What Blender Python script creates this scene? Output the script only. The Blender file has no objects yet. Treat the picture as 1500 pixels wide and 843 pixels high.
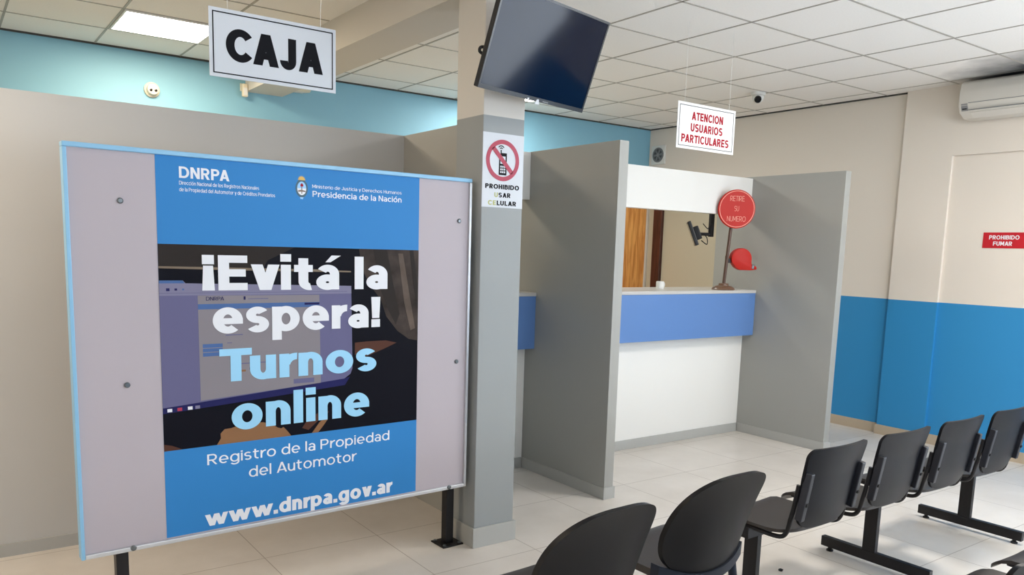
import bpy, bmesh, math, random
from mathutils import Matrix, Vector
PI = math.pi
S = bpy.context.scene
COL = S.collection
random.seed(4)

# ------------------------------------------------------------------ camera, world, light, exposure
cam_d = bpy.data.cameras.new('camera')
cam = bpy.data.objects.new('camera', cam_d)
COL.objects.link(cam)
S.camera = cam
R0 = ((0.8130122437236778, -0.5815616604760325, 0.028233430888770377),
      (0.057600014669783775, 0.128587040248024, 0.9900240458646918),
      (-0.5793904813383043, -0.8032754248354749, 0.13804079828063615))
mw = Matrix(R0).transposed().to_4x4()
mw.translation = (0, 0, 1.5334)
cam.matrix_world = mw
cam_d.sensor_width = 36
cam_d.lens = 1159.73 / 1500 * 36
cam_d.shift_x = (750 - 743.03) / 1500
cam_d.shift_y = (527.19 - 421.5) / 1500
cam_d.clip_start = 0.05

W = bpy.data.worlds.new('world')
S.world = W
W.use_nodes = True
W.node_tree.nodes['Background'].inputs[0].default_value = (0.62, 0.78, 1.0, 1)
W.node_tree.nodes['Background'].inputs[1].default_value = 1.3

S.view_settings.view_transform = 'Standard'
S.view_settings.look = 'None'
S.view_settings.exposure = 0.26
S.view_settings.gamma = 1.0
S.view_settings.use_curve_mapping = False


def area(name, loc, rot, sx, sy, power, col):
    d = bpy.data.lights.new(name, 'AREA')
    d.shape = 'RECTANGLE'
    d.size, d.size_y = sx, sy
    d.energy = power
    d.color = col
    o = bpy.data.objects.new(name, d)
    COL.objects.link(o)
    o.location = loc
    o.rotation_euler = rot
    return o


CEIL = 2.945
WARM = (1.0, 0.81, 0.58)
NEUT = (1.0, 0.95, 0.88)
COOL_FILL = (0.86, 0.93, 1.0)
XWIN = 6.70
# added fill lights just inside the unseen windows, tilted up towards the ceiling
area('window_daylight', (XWIN, -0.55, 1.5), (PI / 2 + 0.5, 0, PI / 2), 1.9, 2.0, 110, COOL_FILL)
area('window_daylight', (4.5, -2.75, 1.55), (PI / 2 + 1.1, 0, 0), 3.4, 2.0, 175, COOL_FILL)
area('window_daylight', (0.2, -2.75, 1.55), (PI / 2 + 1.1, 0, 0), 2.4, 2.0, 60, COOL_FILL)


# ------------------------------------------------------------------ helpers
def lin(r, g, b):
    f = lambda c: (c / 255) / 12.92 if c / 255 <= 0.04045 else ((c / 255 + 0.055) / 1.055) ** 2.4
    return (f(r), f(g), f(b), 1)


MATS = {}


def mat(name, rgb, rough=0.5, metal=0.0, noise=0.0, scale=30, bump=0.0, spec=0.5, coat=0.0, emit=0.0):
    m = bpy.data.materials.new(name)
    m.use_nodes = True
    nt = m.node_tree
    b = nt.nodes['Principled BSDF']
    c = lin(*rgb)
    b.inputs['Base Color'].default_value = c
    b.inputs['Roughness'].default_value = rough
    b.inputs['Metallic'].default_value = metal
    b.inputs['Specular IOR Level'].default_value = spec
    b.inputs['Coat Weight'].default_value = coat
    if emit:
        b.inputs['Emission Color'].default_value = c
        b.inputs['Emission Strength'].default_value = emit
    if noise or bump:
        tc = nt.nodes.new('ShaderNodeTexCoord')
        n = nt.nodes.new('ShaderNodeTexNoise')
        n.inputs['Scale'].default_value = scale
        n.inputs['Detail'].default_value = 4
        nt.links.new(tc.outputs['Object'], n.inputs['Vector'])
        if noise:
            r = nt.nodes.new('ShaderNodeValToRGB')
            k = noise
            r.color_ramp.elements[0].position = 0.3
            r.color_ramp.elements[1].position = 0.7
            r.color_ramp.elements[0].color = tuple(x * (1 - k) for x in c[:3]) + (1,)
            r.color_ramp.elements[1].color = tuple(min(1, x * (1 + k)) for x in c[:3]) + (1,)
            nt.links.new(n.outputs['Fac'], r.inputs['Fac'])
            nt.links.new(r.outputs['Color'], b.inputs['Base Color'])
        if bump:
            bp = nt.nodes.new('ShaderNodeBump')
            bp.inputs['Strength'].default_value = bump
            bp.inputs['Distance'].default_value = 0.002
            nt.links.new(n.outputs['Fac'], bp.inputs['Height'])
            nt.links.new(bp.outputs['Normal'], b.inputs['Normal'])
    MATS[name] = m
    return m


def floor_material():
    m = mat('porcelain_floor', (214, 204, 192), rough=0.32, spec=0.45)
    nt = m.node_tree
    b = nt.nodes['Principled BSDF']
    tc = nt.nodes.new('ShaderNodeTexCoord')
    n1 = nt.nodes.new('ShaderNodeTexNoise')
    n1.inputs['Scale'].default_value = 2.2
    n1.inputs['Detail'].default_value = 6
    n1.inputs['Roughness'].default_value = 0.6
    nt.links.new(tc.outputs['Object'], n1.inputs['Vector'])
    ramp = nt.nodes.new('ShaderNodeValToRGB')
    ramp.color_ramp.elements[0].position = 0.3
    ramp.color_ramp.elements[0].color = lin(203, 196, 187)
    ramp.color_ramp.elements[1].position = 0.72
    ramp.color_ramp.elements[1].color = lin(220, 214, 207)
    nt.links.new(n1.outputs['Fac'], ramp.inputs['Fac'])
    # grout joints of the 60 cm tiles
    sep = nt.nodes.new('ShaderNodeSeparateXYZ')
    nt.links.new(tc.outputs['Object'], sep.inputs['Vector'])
    outs = []
    for ax, off in ((0, 3.64), (1, 3.68)):
        a = nt.nodes.new('ShaderNodeMath'); a.operation = 'SUBTRACT'; a.inputs[1].default_value = off - 0.604 * 40
        nt.links.new(sep.outputs[ax], a.inputs[0])
        d = nt.nodes.new('ShaderNodeMath'); d.operation = 'DIVIDE'; d.inputs[1].default_value = 0.604
        nt.links.new(a.outputs[0], d.inputs[0])
        fr = nt.nodes.new('ShaderNodeMath'); fr.operation = 'FRACT'
        nt.links.new(d.outputs[0], fr.inputs[0])
        lt = nt.nodes.new('ShaderNodeMath'); lt.operation = 'LESS_THAN'; lt.inputs[1].default_value = 0.007
        nt.links.new(fr.outputs[0], lt.inputs[0])
        outs.append(lt)
    mx = nt.nodes.new('ShaderNodeMath'); mx.operation = 'MAXIMUM'
    nt.links.new(outs[0].outputs[0], mx.inputs[0])
    nt.links.new(outs[1].outputs[0], mx.inputs[1])
    mix = nt.nodes.new('ShaderNodeMix'); mix.data_type = 'RGBA'
    nt.links.new(mx.outputs[0], mix.inputs['Factor'])
    nt.links.new(ramp.outputs['Color'], mix.inputs['A'])
    mix.inputs['B'].default_value = lin(160, 150, 140)
    nt.links.new(mix.outputs['Result'], b.inputs['Base Color'])
    return m


def wood_material(name, dark, light, scale):
    m = mat(name, light, rough=0.4)
    nt = m.node_tree
    b = nt.nodes['Principled BSDF']
    tc = nt.nodes.new('ShaderNodeTexCoord')
    mp = nt.nodes.new('ShaderNodeMapping')
    mp.inputs['Scale'].default_value = scale
    nt.links.new(tc.outputs['Object'], mp.inputs['Vector'])
    n = nt.nodes.new('ShaderNodeTexNoise')
    n.inputs['Scale'].default_value = 3.0
    n.inputs['Detail'].default_value = 8
    n.inputs['Distortion'].default_value = 0.8
    nt.links.new(mp.outputs['Vector'], n.inputs['Vector'])
    r = nt.nodes.new('ShaderNodeValToRGB')
    r.color_ramp.elements[0].position = 0.32
    r.color_ramp.elements[0].color = lin(*dark)
    r.color_ramp.elements[1].position = 0.66
    r.color_ramp.elements[1].color = lin(*light)
    nt.links.new(n.outputs['Fac'], r.inputs['Fac'])
    nt.links.new(r.outputs['Color'], b.inputs['Base Color'])
    return m


def two_tone(name, low, high, split, axis=2, rough=0.6):
    """wall paint with one horizontal colour break"""
    m = mat(name, high, rough=rough)
    nt = m.node_tree
    b = nt.nodes['Principled BSDF']
    tc = nt.nodes.new('ShaderNodeTexCoord')
    sep = nt.nodes.new('ShaderNodeSeparateXYZ')
    nt.links.new(tc.outputs['Object'], sep.inputs['Vector'])
    g = nt.nodes.new('ShaderNodeMath'); g.operation = 'GREATER_THAN'; g.inputs[1].default_value = split
    nt.links.new(sep.outputs[axis], g.inputs[0])
    mix = nt.nodes.new('ShaderNodeMix'); mix.data_type = 'RGBA'
    nt.links.new(g.outputs[0], mix.inputs['Factor'])
    mix.inputs['A'].default_value = lin(*low)
    mix.inputs['B'].default_value = lin(*high)
    nt.links.new(mix.outputs['Result'], b.inputs['Base Color'])
    n = nt.nodes.new('ShaderNodeTexNoise'); n.inputs['Scale'].default_value = 60
    nt.links.new(tc.outputs['Object'], n.inputs['Vector'])
    bp = nt.nodes.new('ShaderNodeBump'); bp.inputs['Strength'].default_value = 0.06; bp.inputs['Distance'].default_value = 0.002
    nt.links.new(n.outputs['Fac'], bp.inputs['Height'])
    nt.links.new(bp.outputs['Normal'], b.inputs['Normal'])
    return m


floor_material()
two_tone('paint_white_blue', (44, 140, 199), (230, 221, 210), 1.197)
two_tone('paint_office', (198, 188, 160), (130, 181, 202), 2.1)
mat('paint_white', (230, 221, 210), 0.6, bump=0.05, scale=60)
mat('paint_office_beige', (198, 190, 168), 0.6, bump=0.05, scale=60)
mat('paint_grey', (161, 161, 156), 0.55, bump=0.05, scale=60)
mat('paint_light_grey', (195, 194, 191), 0.55, bump=0.05, scale=60)
two_tone('paint_pillar', (152, 156, 156), (214, 209, 201), 2.171)
mat('ceiling_tile', (246, 244, 240), 0.8, noise=0.02, scale=90, bump=0.08)
mat('ceiling_bar', (172, 168, 160), 0.5)  # white bars greyed: shade of the gap beside them is in the colour
mat('shadow_gap', (62, 62, 60), 0.7)
mat('plaster', (216, 210, 200), 0.7)
mat('baseboard_grey', (176, 176, 172), 0.35)
mat('baseboard_beige', (188, 172, 150), 0.35)
mat('laminate_white', (236, 235, 231), 0.35)
mat('laminate_blue', (96, 134, 192), 0.35)
mat('worktop', (196, 194, 190), 0.3)
mat('alu', (205, 207, 210), 0.3, metal=0.6)
mat('film_blue', (138, 190, 224), 0.35)  # blue reflection on the aluminium, put into the rail colour
mat('board_white', (184, 175, 181), 0.55, spec=0.25)
mat('sign_white', (212, 216, 222), 0.5, spec=0.25)
mat('sign_white_red', (232, 232, 231), 0.5, spec=0.25)
mat('poster_blue', (52, 130, 196), 0.5, spec=0.2)
mat('print_dark', (20, 20, 28), 0.5, spec=0.06)
mat('print_brown', (50, 45, 43), 0.5, spec=0.06)
mat('print_tan', (128, 114, 98), 0.5, spec=0.06)
mat('print_lilac', (106, 104, 138), 0.5, spec=0.06)
mat('print_lilac_light', (130, 127, 152), 0.5, spec=0.06)
mat('print_grey', (138, 132, 138), 0.5, spec=0.06)
mat('print_line_blue', (80, 108, 158), 0.5, spec=0.06)
mat('print_navy', (40, 40, 88), 0.5, spec=0.06)
mat('print_skin', (142, 104, 74), 0.5, spec=0.06)
mat('print_skin_dark', (88, 58, 48), 0.5, spec=0.06)
mat('print_hair_light', (96, 84, 76), 0.5, spec=0.06, noise=0.3, scale=9)
mat('print_hair', (64, 56, 52), 0.5, spec=0.06, noise=0.5, scale=9)
mat('ink_white', (232, 233, 238), 0.5, spec=0.2)
mat('ink_light_blue', (156, 212, 244), 0.3)
mat('ink_black', (13, 13, 20), 0.6, spec=0.15)
mat('ink_red', (160, 14, 34), 0.6, spec=0.15)
mat('ink_crimson', (170, 36, 68), 0.4)
mat('ink_olive', (176, 178, 110), 0.4)
mat('sign_red', (196, 24, 40), 0.35)
mat('gold', (212, 170, 70), 0.4)
mat('laurel', (38, 84, 104), 0.4)
mat('emblem_blue', (150, 200, 240), 0.4)
mat('screw', (110, 116, 120), 0.3, metal=0.8)
mat('black_steel', (24, 23, 26), 0.42, spec=0.35)
mat('black_plastic', (11, 14, 22), 0.42, spec=0.26, noise=0.04, scale=120)
mat('seat_plastic', (50, 46, 44), 0.45, noise=0.05, scale=120)
mat('shell_plastic', (10, 10, 14), 0.45, spec=0.3)
mat('slate_plastic', (32, 38, 50), 0.5, spec=0.25)
mat('bracket_grey', (40, 43, 52), 0.4)
mat('rubber', (22, 22, 24), 0.7)
mat('tv_screen', (6, 18, 40), 0.08, spec=0.14)
mat('tv_black', (20, 20, 24), 0.3)
mat('led', (230, 230, 235), 0.4)
mat('device_cream', (226, 218, 196), 0.4)
mat('device_white', (226, 226, 222), 0.4)
mat('ac_white', (218, 214, 206), 0.4)
mat('ac_grey', (138, 138, 140), 0.35)
mat('dark_lens', (16, 16, 18), 0.15)
mat('mid_grey', (120, 122, 124), 0.5)
mat('vent_dark', (70, 72, 74), 0.5)
mat('red_plastic', (186, 34, 24), 0.45, spec=0.25)
mat('pole_brown', (96, 74, 64), 0.35, metal=0.3)
mat('base_wood', (112, 84, 66), 0.35)
mat('ink_pale_pink', (232, 150, 130), 0.4)
wood_material('wood_orange', (206, 126, 54), (250, 184, 104), (9, 9, 0.9))
wood_material('wood_dark', (58, 30, 24), (92, 50, 38), (9, 9, 0.9))
mat('lamp_diffuser', (255, 250, 240), 0.5, emit=6.0)
mat('lamp_frame', (232, 230, 224), 0.4)
mat('glass_pane', (240, 246, 250), 0.0)
MATS['glass_pane'].node_tree.nodes['Principled BSDF'].inputs['Transmission Weight'].default_value = 1.0


def dark_tile_material():
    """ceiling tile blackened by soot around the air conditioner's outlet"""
    m = mat('stained_tile', (246, 244, 240), 0.8)  # ceiling tile colour, mottled
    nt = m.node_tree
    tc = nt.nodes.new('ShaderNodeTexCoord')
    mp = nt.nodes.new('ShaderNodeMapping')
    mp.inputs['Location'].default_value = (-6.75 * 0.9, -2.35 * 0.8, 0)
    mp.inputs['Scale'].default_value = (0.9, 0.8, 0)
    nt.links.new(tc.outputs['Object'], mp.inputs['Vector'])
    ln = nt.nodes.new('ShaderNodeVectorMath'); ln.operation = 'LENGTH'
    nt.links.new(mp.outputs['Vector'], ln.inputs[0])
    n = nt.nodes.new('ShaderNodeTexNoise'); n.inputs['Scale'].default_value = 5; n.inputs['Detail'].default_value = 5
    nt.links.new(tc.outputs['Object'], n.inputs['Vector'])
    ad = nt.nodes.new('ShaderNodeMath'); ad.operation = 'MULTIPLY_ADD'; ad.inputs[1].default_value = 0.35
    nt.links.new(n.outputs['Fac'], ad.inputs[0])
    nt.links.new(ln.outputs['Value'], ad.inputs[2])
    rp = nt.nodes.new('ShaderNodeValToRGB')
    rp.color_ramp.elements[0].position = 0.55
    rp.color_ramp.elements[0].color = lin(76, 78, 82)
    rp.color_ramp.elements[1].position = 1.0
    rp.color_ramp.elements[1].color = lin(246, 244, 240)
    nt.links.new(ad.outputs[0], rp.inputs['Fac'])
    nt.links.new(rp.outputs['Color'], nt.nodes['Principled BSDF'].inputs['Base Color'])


dark_tile_material()


def merge(bm, tmp):
    me = bpy.data.meshes.new('tmp')
    tmp.to_mesh(me)
    tmp.free()
    bm.from_mesh(me)
    bpy.data.meshes.remove(me)


def box(bm, x0, x1, y0, y1, z0, z1, bev=0.0, seg=2, mi=0, rot=None):
    t = bmesh.new()
    vs = [t.verts.new((x, y, z)) for x in (x0, x1) for y in (y0, y1) for z in (z0, z1)]
    for f in ((0, 1, 3, 2), (4, 6, 7, 5), (0, 4, 5, 1), (2, 3, 7, 6), (0, 2, 6, 4), (1, 5, 7, 3)):
        t.faces.new([vs[i] for i in f])
    if bev:
        bmesh.ops.bevel(t, geom=list(t.edges), offset=bev, segments=seg, profile=0.5, affect='EDGES')
    for f in t.faces:
        f.material_index = mi
    bmesh.ops.recalc_face_normals(t, faces=list(t.faces))
    if rot is not None:
        bmesh.ops.transform(t, matrix=rot, verts=list(t.verts))
    merge(bm, t)


def prism(bm, pts, y0, y1, mi=0, bev=0.0):
    """polygon in x,z extruded from y0 (front) to y1 (back)"""
    t = bmesh.new()
    a = [t.verts.new((x, y0, z)) for x, z in pts]
    b = [t.verts.new((x, y1, z)) for x, z in pts]
    n = len(pts)
    t.faces.new(a)
    t.faces.new(b[::-1])
    for i in range(n):
        t.faces.new((a[i], b[i], b[(i + 1) % n], a[(i + 1) % n]))
    bmesh.ops.recalc_face_normals(t, faces=list(t.faces))
    if bev:
        bmesh.ops.bevel(t, geom=list(t.edges), offset=bev, segments=2, profile=0.5, affect='EDGES')
    for f in t.faces:
        f.material_index = mi
    merge(bm, t)


def ring(bm, cx, cz, r0, r1, y0, y1, n=48, sx=1.0, sz=1.0, mi=0):
    t = bmesh.new()
    L = []
    for r, y in ((r0, y0), (r1, y0), (r1, y1), (r0, y1)):
        L.append([t.verts.new((cx + sx * r * math.cos(2 * PI * i / n), y, cz + sz * r * math.sin(2 * PI * i / n))) for i in range(n)])
    for k in range(4):
        A, B = L[k], L[(k + 1) % 4]
        for i in range(n):
            t.faces.new((A[i], A[(i + 1) % n], B[(i + 1) % n], B[i]))
    bmesh.ops.recalc_face_normals(t, faces=list(t.faces))
    for f in t.faces:
        f.material_index = mi
    merge(bm, t)


def circle(cx, cz, r, n=40, sx=1.0, sz=1.0):
    return [(cx + sx * r * math.cos(2 * PI * i / n), cz + sz * r * math.sin(2 * PI * i / n)) for i in range(n)]


def lathe(bm, prof, origin=(0, 0, 0), axis='Z', n=32, mi=0):
    """prof: list of (radius, height)"""
    t = bmesh.new()
    rings = []
    for r, h in prof:
        rr = []
        for i in range(n):
            a = 2 * PI * i / n
            c, s = r * math.cos(a), r * math.sin(a)
            p = (c, s, h) if axis == 'Z' else ((c, h, s) if axis == 'Y' else (h, c, s))
            rr.append(t.verts.new(Vector(p) + Vector(origin)))
        rings.append(rr)
    for A, B in zip(rings, rings[1:]):
        for i in range(n):
            t.faces.new((A[i], A[(i + 1) % n], B[(i + 1) % n], B[i]))
    t.faces.new(rings[0])
    t.faces.new(rings[-1])
    bmesh.ops.remove_doubles(t, verts=list(t.verts), dist=1e-6)
    bmesh.ops.recalc_face_normals(t, faces=list(t.faces))
    for f in t.faces:
        f.material_index = mi
    merge(bm, t)


def tube(bm, pts, r, n=10, mi=0):
    t = bmesh.new()
    P = [Vector(p) for p in pts]
    up = Vector((0.12, 0.31, 0.94))
    rings = []
    for i, p in enumerate(P):
        d = (P[min(i + 1, len(P) - 1)] - P[max(i - 1, 0)]).normalized()
        a = d.cross(up)
        if a.length < 1e-3:
            a = d.cross(Vector((1, 0, 0)))
        a.normalize()
        b = d.cross(a)
        rings.append([t.verts.new(p + r * (math.cos(2 * PI * k / n) * a + math.sin(2 * PI * k / n) * b)) for k in range(n)])
    for A, B in zip(rings, rings[1:]):
        for k in range(n):
            t.faces.new((A[k], A[(k + 1) % n], B[(k + 1) % n], B[k]))
    t.faces.new(rings[0])
    t.faces.new(rings[-1])
    bmesh.ops.recalc_face_normals(t, faces=list(t.faces))
    for f in t.faces:
        f.material_index = mi
    merge(bm, t)


def smooth_path(pts, k=6):
    """Catmull-Rom through pts"""
    P = [Vector(p) for p in pts]
    P = [2 * P[0] - P[1]] + P + [2 * P[-1] - P[-2]]
    out = []
    for i in range(1, len(P) - 2):
        p0, p1, p2, p3 = P[i - 1:i + 3]
        for j in range(k):
            t = j / k
            out.append(0.5 * ((2 * p1) + (p2 - p0) * t + (2 * p0 - 5 * p1 + 4 * p2 - p3) * t * t + (3 * p1 - p0 - 3 * p2 + p3) * t ** 3))
    out.append(P[-2])
    return out


def obj(name, bm, mats, parent=None, smooth=None, loc=None):
    me = bpy.data.meshes.new(name)
    bm.to_mesh(me)
    bm.free()
    for m in (mats if isinstance(mats, (list, tuple)) else [mats]):
        me.materials.append(MATS[m])
    if smooth:
        for p in me.polygons:
            p.use_smooth = True
        me.set_sharp_from_angle(angle=math.radians(smooth))
    o = bpy.data.objects.new(name, me)
    COL.objects.link(o)
    if parent:
        o.parent = parent
    if loc:
        o.location = loc
    return o


def B():
    return bmesh.new()


def tag(o, label, cat, group=None):
    o['label'] = label
    o['category'] = cat
    if group:
        o['group'] = group
    return o


def thing(name, label, cat, loc=(0, 0, 0), rot=(0, 0, 0), group=None):
    o = bpy.data.objects.new(name, None)
    o.empty_display_size = 0.1
    COL.objects.link(o)
    o.location = loc
    o.rotation_euler = rot
    return tag(o, label, cat, group)


def struct(name, bm, m, parent=None, smooth=None):
    o = obj(name, bm, m, parent, smooth)
    o['kind'] = 'structure'
    return o


def glyph(c, w):
    """outline pieces (lists of x,z) of one sans-serif letter with stem width w, cap height 1; returns pieces, width"""
    t = 0.86 * w
    X, ASC, DSC = 0.75, 1.03, -0.27
    P = []

    def R(x0, x1, z0, z1):
        P.append([(x0, z0), (x1, z0), (x1, z1), (x0, z1)])

    def A(cx, cz, rx, rz, a0, a1):
        n = max(4, int(abs(a1 - a0) / 8))
        f = lambda k: math.radians(a0 + (a1 - a0) * k / n)
        P.append([(cx + rx * math.cos(f(k)), cz + rz * math.sin(f(k))) for k in range(n + 1)] +
                 [(cx + (rx - w) * math.cos(f(k)), cz + (rz - t) * math.sin(f(k))) for k in range(n, -1, -1)])

    def D(x0, z0, x1, z1, k=1.12):
        P.append([(x0, z0), (x0 + w * k, z0), (x1 + w * k, z1), (x1, z1)])

    acc = {'á': 'a', 'é': 'e', 'ó': 'o'}.get(c)
    if acc:
        P, W_ = glyph(acc, w)
        m = W_ / 2
        P.append([(m - 0.06, X + 0.09), (m + 0.07, X + 0.09), (m + 0.10 + w, X + 0.30), (m + 0.10, X + 0.30)])
        return P, W_
    k = w * 1.12
    if c == ' ':
        return [], 0.34
    if c in '.':
        R(0, w * 1.05, 0, w * 1.05); return P, w * 1.05
    if c in '!¡':
        q = 1.12 * w
        g = [[(0.12 * w, 0.30), (q - 0.12 * w, 0.30), (q, 1), (0, 1)], [(0.03 * w, 0), (q - 0.03 * w, 0), (q - 0.03 * w, q * 0.95), (0.03 * w, q * 0.95)]]
        if c == '¡':
            g = [[(x, 1 - z) for x, z in p] for p in g]
        return g, q
    if c == 'o': A(0.37, X / 2, 0.37, X / 2 + 0.015, 0, 360); return P, 0.74
    if c == 'c': A(0.36, X / 2, 0.36, X / 2 + 0.015, 42, 318); return P, 0.63
    if c == 'e': A(0.36, X / 2, 0.36, X / 2 + 0.015, 0, 312); R(w * 0.5, 0.72, X / 2 - 0.42 * t - 0.02, X / 2 + 0.42 * t - 0.02); return P, 0.72
    if c in 'nhum':
        W_ = 0.62
        r = 0.33
        if c == 'u':
            R(0, w, r, X); R(W_ - w, W_, 0, X); A(W_ / 2, r, W_ / 2, r + 0.012, 180, 360); return P, W_
        R(0, w, 0, ASC if c == 'h' else X)
        A(W_ / 2, X - r, W_ / 2, r + 0.012, 0, 180); R(W_ - w, W_, 0, X - r)
        if c == 'm':
            A(1.5 * W_ - w, X - r, W_ / 2, r + 0.012, 0, 180); R(2 * W_ - 2 * w, 2 * W_ - w, 0, X - r); return P, 2 * W_ - w
        return P, W_
    if c == 'r': R(0, w, 0, X); A(0.43, X - 0.38, 0.41, 0.395, 88, 172); return P, 0.44
    if c in 'il':
        R(0, w, 0, X if c == 'i' else ASC)
        if c == 'i': R(-0.01, w + 0.01, X + 0.09, X + 0.09 + w * 0.92)
        return P, w
    if c == 't': R(0.11, 0.11 + w, 0.24, 0.95); R(0, 0.47, X - t, X); A(0.39, 0.25, 0.28, 0.265, 180, 282); return P, 0.48
    if c == 'a':
        W_ = 0.60
        R(W_ - w, W_, 0, X - 0.28); A(W_ - 0.30, X - 0.28, 0.30, 0.295, 0, 148); A(0.29, 0.225, 0.29, 0.24, 0, 360); return P, W_
    if c == 's' or c == 'S':
        h, rx = (X, 0.285) if c == 's' else (1.0, 0.375)
        rz = (h + 0.03 + t) / 4
        A(rx, h + 0.015 - rz, rx, rz, 32, 270); A(rx, rz - 0.015, rx, rz, 90, -148); return P, 2 * rx
    if c in 'dpg':
        W_ = 0.72
        A(0.36, X / 2, 0.36, X / 2 + 0.015, 0, 360)
        if c == 'd': R(W_ - w, W_, 0, ASC)
        if c == 'p': R(0, w, DSC, X)
        if c == 'g': R(W_ - w, W_, 0.0, X); A(0.36, 0.0, 0.36, 0.28, 208, 360)
        return P, W_
    if c in 'vy':
        W_ = 0.68
        D((W_ - k) / 2, 0, 0, X); D((W_ - k) / 2, 0, W_ - k, X)
        if c == 'y': D((W_ - k) / 2 - 0.13, DSC, (W_ - k) / 2 + 0.02, 0.06)
        return P, W_
    if c == 'w':
        u = 0.25
        D(u, 0, 0, X); D(u, 0, 2 * u, X); D(3 * u, 0, 2 * u, X); D(3 * u, 0, 4 * u, X); return P, 4 * u + k
    # capitals
    if c in 'AV':
        W_ = 0.86
        D(0, 0, (W_ - k) / 2, 1); D(W_ - k, 0, (W_ - k) / 2, 1); R(0.17, W_ - 0.17, 0.2, 0.2 + t * 0.9); return P, W_
    if c == 'I': R(0, w, 0, 1); return P, w
    if c in 'EFL':
        W_ = 0.66 if c != 'L' else 0.62
        R(0, w, 0, 1)
        if c != 'L': R(0, W_, 1 - t, 1); R(0, W_ - 0.04, 0.5 - t / 2, 0.5 + t / 2)
        if c != 'F': R(0, W_, 0, t)
        return P, W_
    if c == 'T': R(0, 0.74, 1 - t, 1); R(0.37 - w / 2, 0.37 + w / 2, 0, 1); return P, 0.74
    if c == 'H': R(0, w, 0, 1); R(0.74 - w, 0.74, 0, 1); R(0, 0.74, 0.5 - t / 2, 0.5 + t / 2); return P, 0.74
    if c == 'N': R(0, w, 0, 1); R(0.78 - w, 0.78, 0, 1); D(0.78 - k, 0, 0, 1); return P, 0.78
    if c == 'M': R(0, w, 0, 1); R(0.9 - w, 0.9, 0, 1); D(0.45 - k / 2, 0.22, 0, 1); D(0.45 - k / 2, 0.22, 0.9 - k, 1); return P, 0.9
    if c == 'O': A(0.48, 0.5, 0.48, 0.515, 0, 360); return P, 0.96
    if c == 'C': A(0.47, 0.5, 0.47, 0.515, 38, 322); return P, 0.85
    if c == 'U': R(0, w, 0.36, 1); R(0.76 - w, 0.76, 0.36, 1); A(0.38, 0.36, 0.38, 0.375, 180, 360); return P, 0.76
    if c == 'J': R(0.56 - w, 0.56, 0.28, 1); A(0.28, 0.28, 0.28, 0.295, 182, 360); return P, 0.56
    if c == 'D':
        R(0, w, 0, 1); R(0, 0.4, 0, t); R(0, 0.4, 1 - t, 1); A(0.4, 0.5, 0.45, 0.5, -90, 90); return P, 0.85
    if c in 'PRB':
        R(0, w, 0, 1); r = 0.31 if c != 'B' else 0.27
        R(0, 0.40, 1 - t, 1); R(0, 0.40, 1 - 2 * r, 1 - 2 * r + t); A(0.40, 1 - r, 0.32, r, -90, 90)
        if c == 'R': D(0.74 - k, 0, 0.28, 0.42)
        if c == 'B': r2 = (1 - 2 * r + t) / 2; R(0, 0.42, 0, t); A(0.42, r2, 0.34, r2, -90, 90)
        return P, 0.74 if c != 'R' else 0.75
    return P, 0.6


def text(name, body, m, parent, x0, x1, zb, zt, y, bold=0.2, thick=0.0006, spacing=0.0, mi_split=None):
    """flat lettering in the local x,z plane: the line spans x0..x1, baseline zb, tallest glyph zt"""
    polys, x = [], 0.0
    gap = 0.115 + 0.1 * (0.2 - bold) + spacing
    for ci, c in enumerate(body):
        g, wd = glyph(c, bold)
        for p in g:
            polys.append([(px + x, pz) for px, pz in p])
        tight = 0.05 if c in 'AvwyTLr' else 0
        nx = body[ci + 1:ci + 2]
        if nx == 'A' and c in 'PFT':
            tight += 0.11
        if nx == 'A' and c == 'C':
            tight += 0.07
        if nx and nx in 'uoevrn' and c == 'T':
            tight += 0.08
        x += wd + (gap - tight if c != ' ' else 0)
    xs = [q[0] for p in polys for q in p]
    top = max(q[1] for p in polys for q in p)
    a, b = min(xs), max(xs)
    bm = bmesh.new()
    for k, p in enumerate(polys):
        q = [(x0 + (px - a) / (b - a) * (x1 - x0), zb + pz / top * (zt - zb)) for px, pz in p]
        area2 = sum(q[i][0] * q[(i + 1) % len(q)][1] - q[(i + 1) % len(q)][0] * q[i][1] for i in range(len(q)))
        if area2 < 0:
            q = q[::-1]
        yf = y - thick - 0.00002 * (k % 7)
        F = [bm.verts.new((u, yf, v)) for u, v in q]
        G = [bm.verts.new((u, y, v)) for u, v in q]
        bm.faces.new(F)
        for i in range(len(q)):
            bm.faces.new((F[i], G[i], G[(i + 1) % len(q)], F[(i + 1) % len(q)]))
    mats = m if isinstance(m, (list, tuple)) else [m]
    if mi_split is not None:
        for f in bm.faces:
            f.material_index = 1 if f.calc_center_median().x < mi_split else 0
    return obj(name, bm, mats, parent)


def copy_tree(o, parent=None):
    c = o.copy()
    COL.objects.link(c)
    if parent:
        c.parent = parent
    for ch in list(o.children):
        copy_tree(ch, c)
    return c


# ------------------------------------------------------------------ structure
XW, YB = 6.78, 6.704          # right wall, back wall
XL, YF = -2.4, -2.9           # left wall, street front
b = B(); box(b, XL - 0.1, XW + 0.25, YF - 0.1, YB + 0.1, -0.1, 0.0)
struct('floor', b, 'porcelain_floor')

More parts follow.
